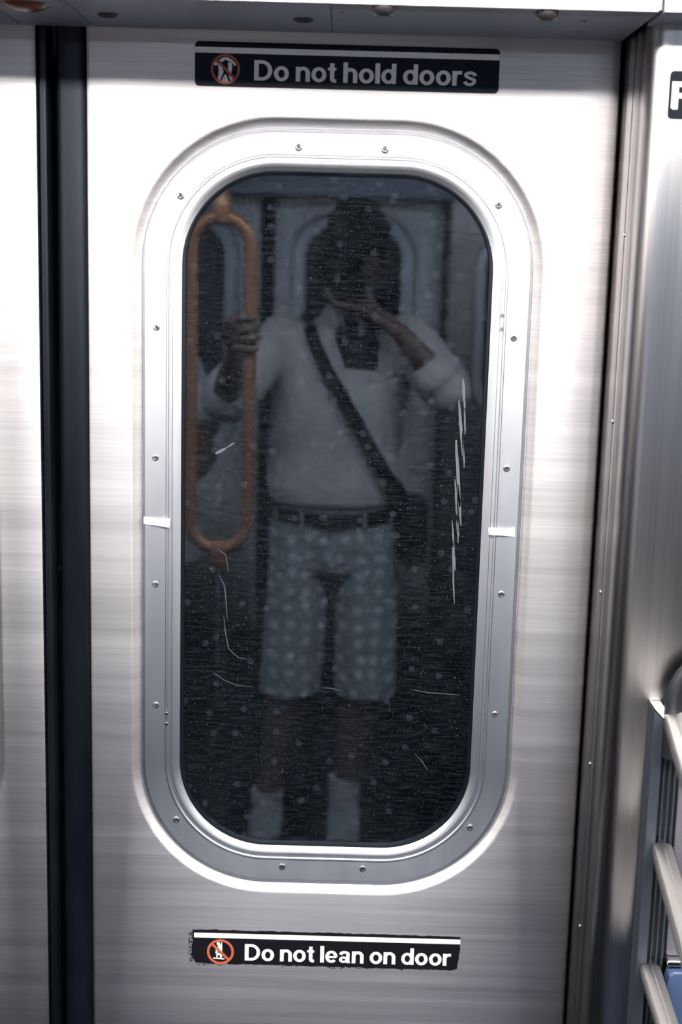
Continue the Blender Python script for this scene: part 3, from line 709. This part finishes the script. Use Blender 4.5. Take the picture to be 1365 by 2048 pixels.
# hair
hs = [ball(hc+Vector((0,-.008,.020)), .087,.108,.112)]
for k in range(26):
    a = random.uniform(0,2*PI); e = random.uniform(.25,1.35)
    hs.append(ball(hc+Vector((.078*math.cos(a)*math.cos(e), -.02+.092*math.sin(a)*math.cos(e), .032+.098*math.sin(e))), .022,.022,.018, 10))
for k in range(9):
    x = -.064+.016*k; hs.append(limb([hc+Vector((x*.9,.070,.085)), hc+Vector((x*1.05,.098-abs(x)*.35,.045)), hc+Vector((x*1.1,.108-abs(x)*.45,-.004+.006*(k%3)))], [.018,.017,.010], 8))
hs.append(ball(hc+Vector((-.020,.0,.122)), .034,.050,.016, 12))
hair = fuse('hair', hs, HAIR, ph, .006, 2)
# keep the face clear of hair
bm = bmesh.new(); bm.from_mesh(hair.data)
for v in list(bm.verts):
    d = v.co - hc
    if d.y > .055 and d.z < -.012 or d.z < -.060: bm.verts.remove(v)
bm.to_mesh(hair.data); bm.free(); pp(hair)
# polo shirt
sh = [rings([(-.022,-1.955,.940,.150,.105),(-.022,-1.955,.955,.176,.126),(-.025,-1.955,1.00,.184,.130),(-.025,-1.958,1.10,.182,.124),(-.012,-1.965,1.24,.186,.122),(0,-1.965,1.34,.196,.112),(.002,-1.965,1.395,.195,.098),(.008,-1.965,1.43,.140,.082),(.012,-1.965,1.455,.082,.070)])]
shR2 = Vector(shR); shL2 = Vector(shL); eR, eL = Vector(elR), Vector(elL)
sh += [ball(eR, .062,.062,.060), limb([shR2, shR2.lerp(eR,.45), shR2.lerp(eR,.97), eR.lerp(Vector(wrR),.22)], [.066,.070,.070,.066]), limb([shL2, shL2.lerp(eL,.45), shL2.lerp(eL,.96)], [.062,.068,.076])]
shirt = pp(fuse('polo_shirt', sh, SHIRT, ph, .007, 5))
# collar leaves and dark tee in the open neck
q = MB()
for s in (-1,1):
    n = 9; top, bot = [], []
    for k in range(n):
        a = PI*.5 + s*(.22+2.5*k/(n-1)); top.append((.014+.070*math.cos(a), -1.955+.072*math.sin(a), 1.492-.016*(1-k/(n-1)))); rb = .092
        drop = .052 if k > 1 else (.085 if k == 0 else .068)
        bot.append((.014+rb*math.cos(a), -1.955+(rb+.006)*math.sin(a), 1.492-drop))
    q.add(top+bot, [(i,i+1,n+i+1,n+i) for i in range(n-1)])
o = q.obj('collar', SHIRT, ph, True); md = o.modifiers.new('solid','SOLIDIFY'); md.thickness = .005; pp(o)
q = MB(); q.loft([[(.010-.010,-1.846,1.325),(.085,-1.846,1.325),(.088,-1.856,1.40),(.060,-1.885,1.465),(-.010,-1.885,1.465),(-.030,-1.856,1.41)],[(.0,-1.87,1.325),(.085,-1.87,1.325),(.088,-1.88,1.40),(.060,-1.905,1.465),(-.010,-1.905,1.465),(-.030,-1.88,1.41)]])
pp(q.obj('undershirt_neck', TEE, ph, bev=.006))
# shorts, belt with loops and buckle
st = [rings([(-.020,-1.955,.735,.09,.07),(-.020,-1.955,.77,.176,.120),(-.020,-1.955,.85,.182,.125),(-.020,-1.955,.915,.168,.118),(-.020,-1.955,.945,.160,.112)])]
for h, k_ in ((hipL,knL),(hipR,knR)):
    h, k_ = Vector(h), Vector(k_); s = -1 if h.x < 0 else 1
    e = k_+Vector((s*.002,0,-.035))
    mb = MB(); c0 = h+Vector((0,0,-.0))
    mb.loft([[(c.x+rx*math.cos(t), c.y+ry*math.sin(t), c.z) for t in [2*PI*i/24 for i in range(24)]] for c, rx, ry in ((c0,.088,.112),(h.lerp(e,.3),.088,.108),(h.lerp(e,.65),.088,.100),(h.lerp(e,.95),.087,.094),(e,.085,.092))]); st.append(mb)
pp(fuse('shorts', st, SHORTS, ph, .007, 3))
q = MB(); nb = 48
def bl(z, e): return [(-.020+(.176+e)*math.cos(2*PI*k/nb), -1.955+(.125+e)*math.sin(2*PI*k/nb), z - .012*max(0, math.sin(2*PI*k/nb))) for k in range(nb)]
q.loft([bl(.912,-.008), bl(.912,.004), bl(.948,.004), bl(.948,-.008)], False, False); bt = pp(q.obj('belt', BELT, ph, True))
for a in (62, 118, 30, 150):
    t_ = math.radians(a); cx_, cy_ = -.020+.182*math.cos(t_), -1.955+.131*math.sin(t_)
    q = MB(); q.box(-.005,.005,-.002,.002,-.024,.024); o = q.obj('belt_loop', SHORTS, bt, bev=.001)
    o.location = (cx_, cy_, .918); o.rotation_euler = (0,0,t_-PI/2)
q = MB(); q.loft([at_y(rr(-.02,.918,.022-i_,.017-i_,.004,5), yb) for i_, yb in ((0,-1.823),(0,-1.819),(.005,-1.819),(.005,-1.823))]+[at_y(rr(-.02,.918,.022,.017,.004,5), -1.823)], False, False); q.obj('buckle', BUCKLE, bt)
# socks and shoes
for a in (anL, anR):
    a = Vector(a); zt = .112 if a.x < 0 else .158
    q = MB(); q.tube([(a.x,a.y,.04),(a.x,a.y,.07),(a.x,a.y,zt-.01),(a.x,a.y,zt)], [.044,.042,.047,.046], 20); pp(q.obj('sock', SOCK, ph, True))
    pp(fuse('shoe', [limb([(a.x,a.y-.045,.045),(a.x,a.y+.06,.040),(a.x,a.y+.165,.036)], [(.045,.043),(.050,.040),(.044,.034)]), rings([(a.x,a.y+.06,.001,.046,.135),(a.x,a.y+.06,.022,.048,.138)])], SHOEP, ph, .006, 2))

# sling bag: strap over the left shoulder to the right hip
sl = tag(empty('sling_bag', (.17,-1.90,.95)), 'black sling bag on a webbing strap across the photographer\'s pale shirt', 'bag')
SO = (-.17,1.90,-.95)
ctrl = [(-.095,-2.07,1.30),(-.120,-2.04,1.41),(-.112,-1.97,1.468),(-.098,-1.885,1.432),(-.075,-1.838,1.375),(-.030,-1.828,1.29),(.030,-1.825,1.19),(.085,-1.828,1.10),(.130,-1.838,1.03),(.165,-1.87,.975),(.185,-1.93,.955),(.150,-2.03,1.0),(.06,-2.088,1.12),(-.04,-2.095,1.22)]
cp = [Vector(c) for c in ctrl]; path = []
for i in range(len(cp)):
    p0, p1, p2, p3 = cp[i-1], cp[i], cp[(i+1)%len(cp)], cp[(i+2)%len(cp)]
    for k in range(6):
        t_ = k/6; path.append(.5*((2*p1)+(-p0+p2)*t_+(2*p0-5*p1+4*p2-p3)*t_*t_+(-p0+3*p1-3*p2+p3)*t_**3))
cen = Vector((.02,-1.96,1.2)); loops = []
for i, p in enumerate(path):
    t_ = (path[(i+1)%len(path)]-path[i-1]).normalized(); out = Vector((p.x-(-.01), p.y+1.96, (p.z-1.30)*.4 if p.z > 1.40 else 0)).normalized()
    sd = t_.cross(out).normalized(); out = sd.cross(t_).normalized()
    loops.append([p+sd*.019+out*.0015, p-sd*.019+out*.0015, p-sd*.019-out*.0015, p+sd*.019-out*.0015])
loops.append(loops[0])
q = MB(); q.loft(loops, False, False); sp(q.obj('strap', STRAP, sl), sl, SO)
q = MB(); q.loft([[(.185+.028*math.cos(t), -1.955+.085*math.sin(t)*s_, z) for t in [2*PI*k/20 for k in range(20)]] for z, s_ in ((.83,.8),(.845,1),(.93,1.02),(.955,.85))])
q2 = MB(); q2.loft([[(.196+(.044)*e_*math.copysign(abs(math.cos(t))**.6,math.cos(t)), -1.955+.095*e_*math.copysign(abs(math.sin(t))**.6,math.sin(t)), z) for t in [2*PI*k/28 for k in range(28)]] for z, e_ in ((.790,.80),(.800,.97),(.86,1.03),(.93,1.0),(.958,.9),(.968,.6))])
pouch = sp(q2.obj('pouch', STRAP, sl, True), sl, SO)
sp(MB().tube([(.243,-2.03,.925),(.2445,-1.95,.930),(.243,-1.88,.925)], .0025, 8).obj('zip', BUCKLE, pouch, True), pouch, (0,0,0))

# camera held upright in front of the face; lens front just behind the viewpoint
cm = tag(empty('camera_held', (0,-1.84,1.545)), 'black camera held upright against the photographer\'s face', 'camera')
CO = (0,1.84,-1.545)
q = MB(); q.loft([[(x, y, z) for x, y in ((-.044,-1.872),(-.047,-1.866),(-.047,-1.836),(-.040,-1.828),(.034,-1.828),(.040,-1.836),(.040,-1.866),(.036,-1.872))] for z in (1.502,1.506,1.684,1.688)])
sp(q.obj('camera_body', CAMB, cm, bev=.003), cm, CO)
sp(MB().box(-.075,-.047,-1.868,-1.832,1.590,1.650).obj('viewfinder_hump', CAMB, cm, bev=.006), cm, CO)
q = MB(); q.lathe([(.034,0),(.034,.012),(.036,.014),(.036,.045),(.033,.048),(.033,.060),(.028,.062),(.026,.052),(.0001,.050)], (0,-1.828,1.62), (0,1,0), 32); lens = sp(q.obj('lens', CAMB, cm, True), cm, CO)
q = MB(); q.lathe([(.025,0),(.024,.0018),(.0001,.0040)], (0,-1.7775,1.62), (0,1,0), 28); q.obj('front_element', LENSG, lens, True)
# neck strap hanging from the camera
pts = [(.044,-1.850,1.520),(.085,-1.880,1.490),(.112,-1.853,1.462),(.135,-1.868,1.440),(.125,-1.900,1.455)]
q = MB()
lo = []
for i, p in enumerate(pts):
    lo.append([Vector(p)+Vector((0,0,.012)), Vector(p)+Vector((0,0,-.012)), Vector(p)+Vector((0,-.003,-.012)), Vector(p)+Vector((0,-.003,.012))])
q.loft(lo); sp(q.obj('camera_strap', STRAP, cm), cm, CO)

# second passenger at the left edge of the reflection
p2 = tag(empty('person', (-.62,-2.32,0)), 'person in a light tunic and dark trousers, standing behind the grab pole', 'person')
QO = (.62,2.32,0)
def qq(o): o.location = QO; o.parent = p2; return o
S = [rings([(-.62,-2.34,.80,.13,.09),(-.62,-2.34,.92,.15,.10),(-.62,-2.34,1.10,.13,.095),(-.62,-2.34,1.28,.16,.095),(-.62,-2.34,1.345,.12,.07),(-.62,-2.34,1.36,.05,.05)]), limb([(-.62,-2.34,1.33),(-.62,-2.325,1.43)], [.05,.046])]
h2 = Vector((-.62,-2.325,1.515))
S += [ball(h2, .070,.088,.100), ball(h2+Vector((0,.026,-.048)), .050,.056,.054), limb([h2+Vector((0,.082,.010)), h2+Vector((0,.102,-.024))], [.007,.011]), limb([h2+Vector((-.02,.078,-.052)), h2+Vector((.02,.078,-.052))], [.006,.006])]
S += [ball(h2+Vector((s*.071,-.004,-.012)), .008,.017,.027) for s in (-1,1)]
a1, e1, w1 = (-.485,-2.33,1.285), (-.405,-2.27,1.02), (-.47,-2.12,.935)
a2, e2, w2 = (-.755,-2.33,1.285), (-.83,-2.29,1.02), (-.80,-2.20,.80)
for a, e, w_ in ((a1,e1,w1),(a2,e2,w2)):
    S += [limb([a, Vector(a).lerp(Vector(e),.4), e], [.044,.040,.033]), limb([e, Vector(e).lerp(Vector(w_),.3), w_], [.033,.034,.022])]
    w_ = Vector(w_); d = (w_-Vector(e)).normalized()
    S.append(limb([w_, w_+d*.035, w_+d*.065], [(.022,.018),(.034,.016),(.032,.014)]))
    u = d.cross(Vector((0,0,1))).normalized()
    for k in range(4):
        b0 = w_+d*.06+u*(.024-.016*k); S.append(limb([b0, b0+d*.030+Vector((0,0,-.006)), b0+d*.048+Vector((0,0,-.020)), b0+d*.052+Vector((0,0,-.036))], [.0090,.0085,.0080,.0072], 10))
    S.append(limb([w_+d*.012+u*.02, w_+d*.04+u*.042+Vector((0,0,-.008)), w_+d*.062+u*.046+Vector((0,0,-.02))], [.011,.0105,.009], 10))
for x in (-.70,-.545):
    S += [limb([(x,-2.34,.82),(x,-2.33,.62),(x,-2.33,.44)], [.080,.070,.050]), limb([(x,-2.33,.44),(x,-2.35,.30),(x,-2.34,.085)], [.050,.052,.033]), limb([(x,-2.36,.05),(x,-2.28,.04),(x,-2.19,.03)], [.035,.036,.024])]
qq(fuse('body', S, SKIN2, p2, .006, 3))
hs = [ball(h2+Vector((0,-.015,.020)), .080,.096,.100)]
hs.append(limb([h2+Vector((0,-.07,-.01)), h2+Vector((0,-.085,-.09)), h2+Vector((0,-.07,-.15))], [.06,.055,.035]))
hr = fuse('hair', hs, HAIR, p2, .007, 3)
bm = bmesh.new(); bm.from_mesh(hr.data)
for v in list(bm.verts):
    d = v.co-h2
    if d.y > .035 and d.z < .045: bm.verts.remove(v)
bm.to_mesh(hr.data); bm.free(); qq(hr)
tn = [rings([(-.62,-2.34,.665,.170,.125),(-.62,-2.34,.70,.205,.140),(-.62,-2.34,.82,.195,.135),(-.62,-2.34,1.0,.170,.120),(-.62,-2.34,1.20,.175,.115),(-.62,-2.34,1.30,.170,.10),(-.62,-2.34,1.35,.11,.075),(-.62,-2.34,1.375,.062,.060)])]
for a, e in ((a1,e1),(a2,e2)): tn.append(limb([a, Vector(a).lerp(Vector(e),.5)], [.056,.062]))
qq(fuse('tunic', tn, SHIRT2, p2, .008, 4))
tr = [rings([(-.62,-2.34,.70,.15,.10),(-.62,-2.34,.74,.175,.12),(-.62,-2.34,.86,.165,.115)])]
for x in (-.70,-.545): tr.append(limb([(x,-2.34,.80),(x,-2.33,.44),(x,-2.34,.12)], [.086,.066,.056]))
qq(fuse('trousers', tr, TROUSER, p2, .008, 3))
for x in (-.70,-.545): qq(fuse('shoe', [limb([(x,-2.38,.045),(x,-2.28,.040),(x,-2.18,.035)], [(.042,.042),(.046,.038),(.040,.032)])], SHOE, p2, .006, 2))
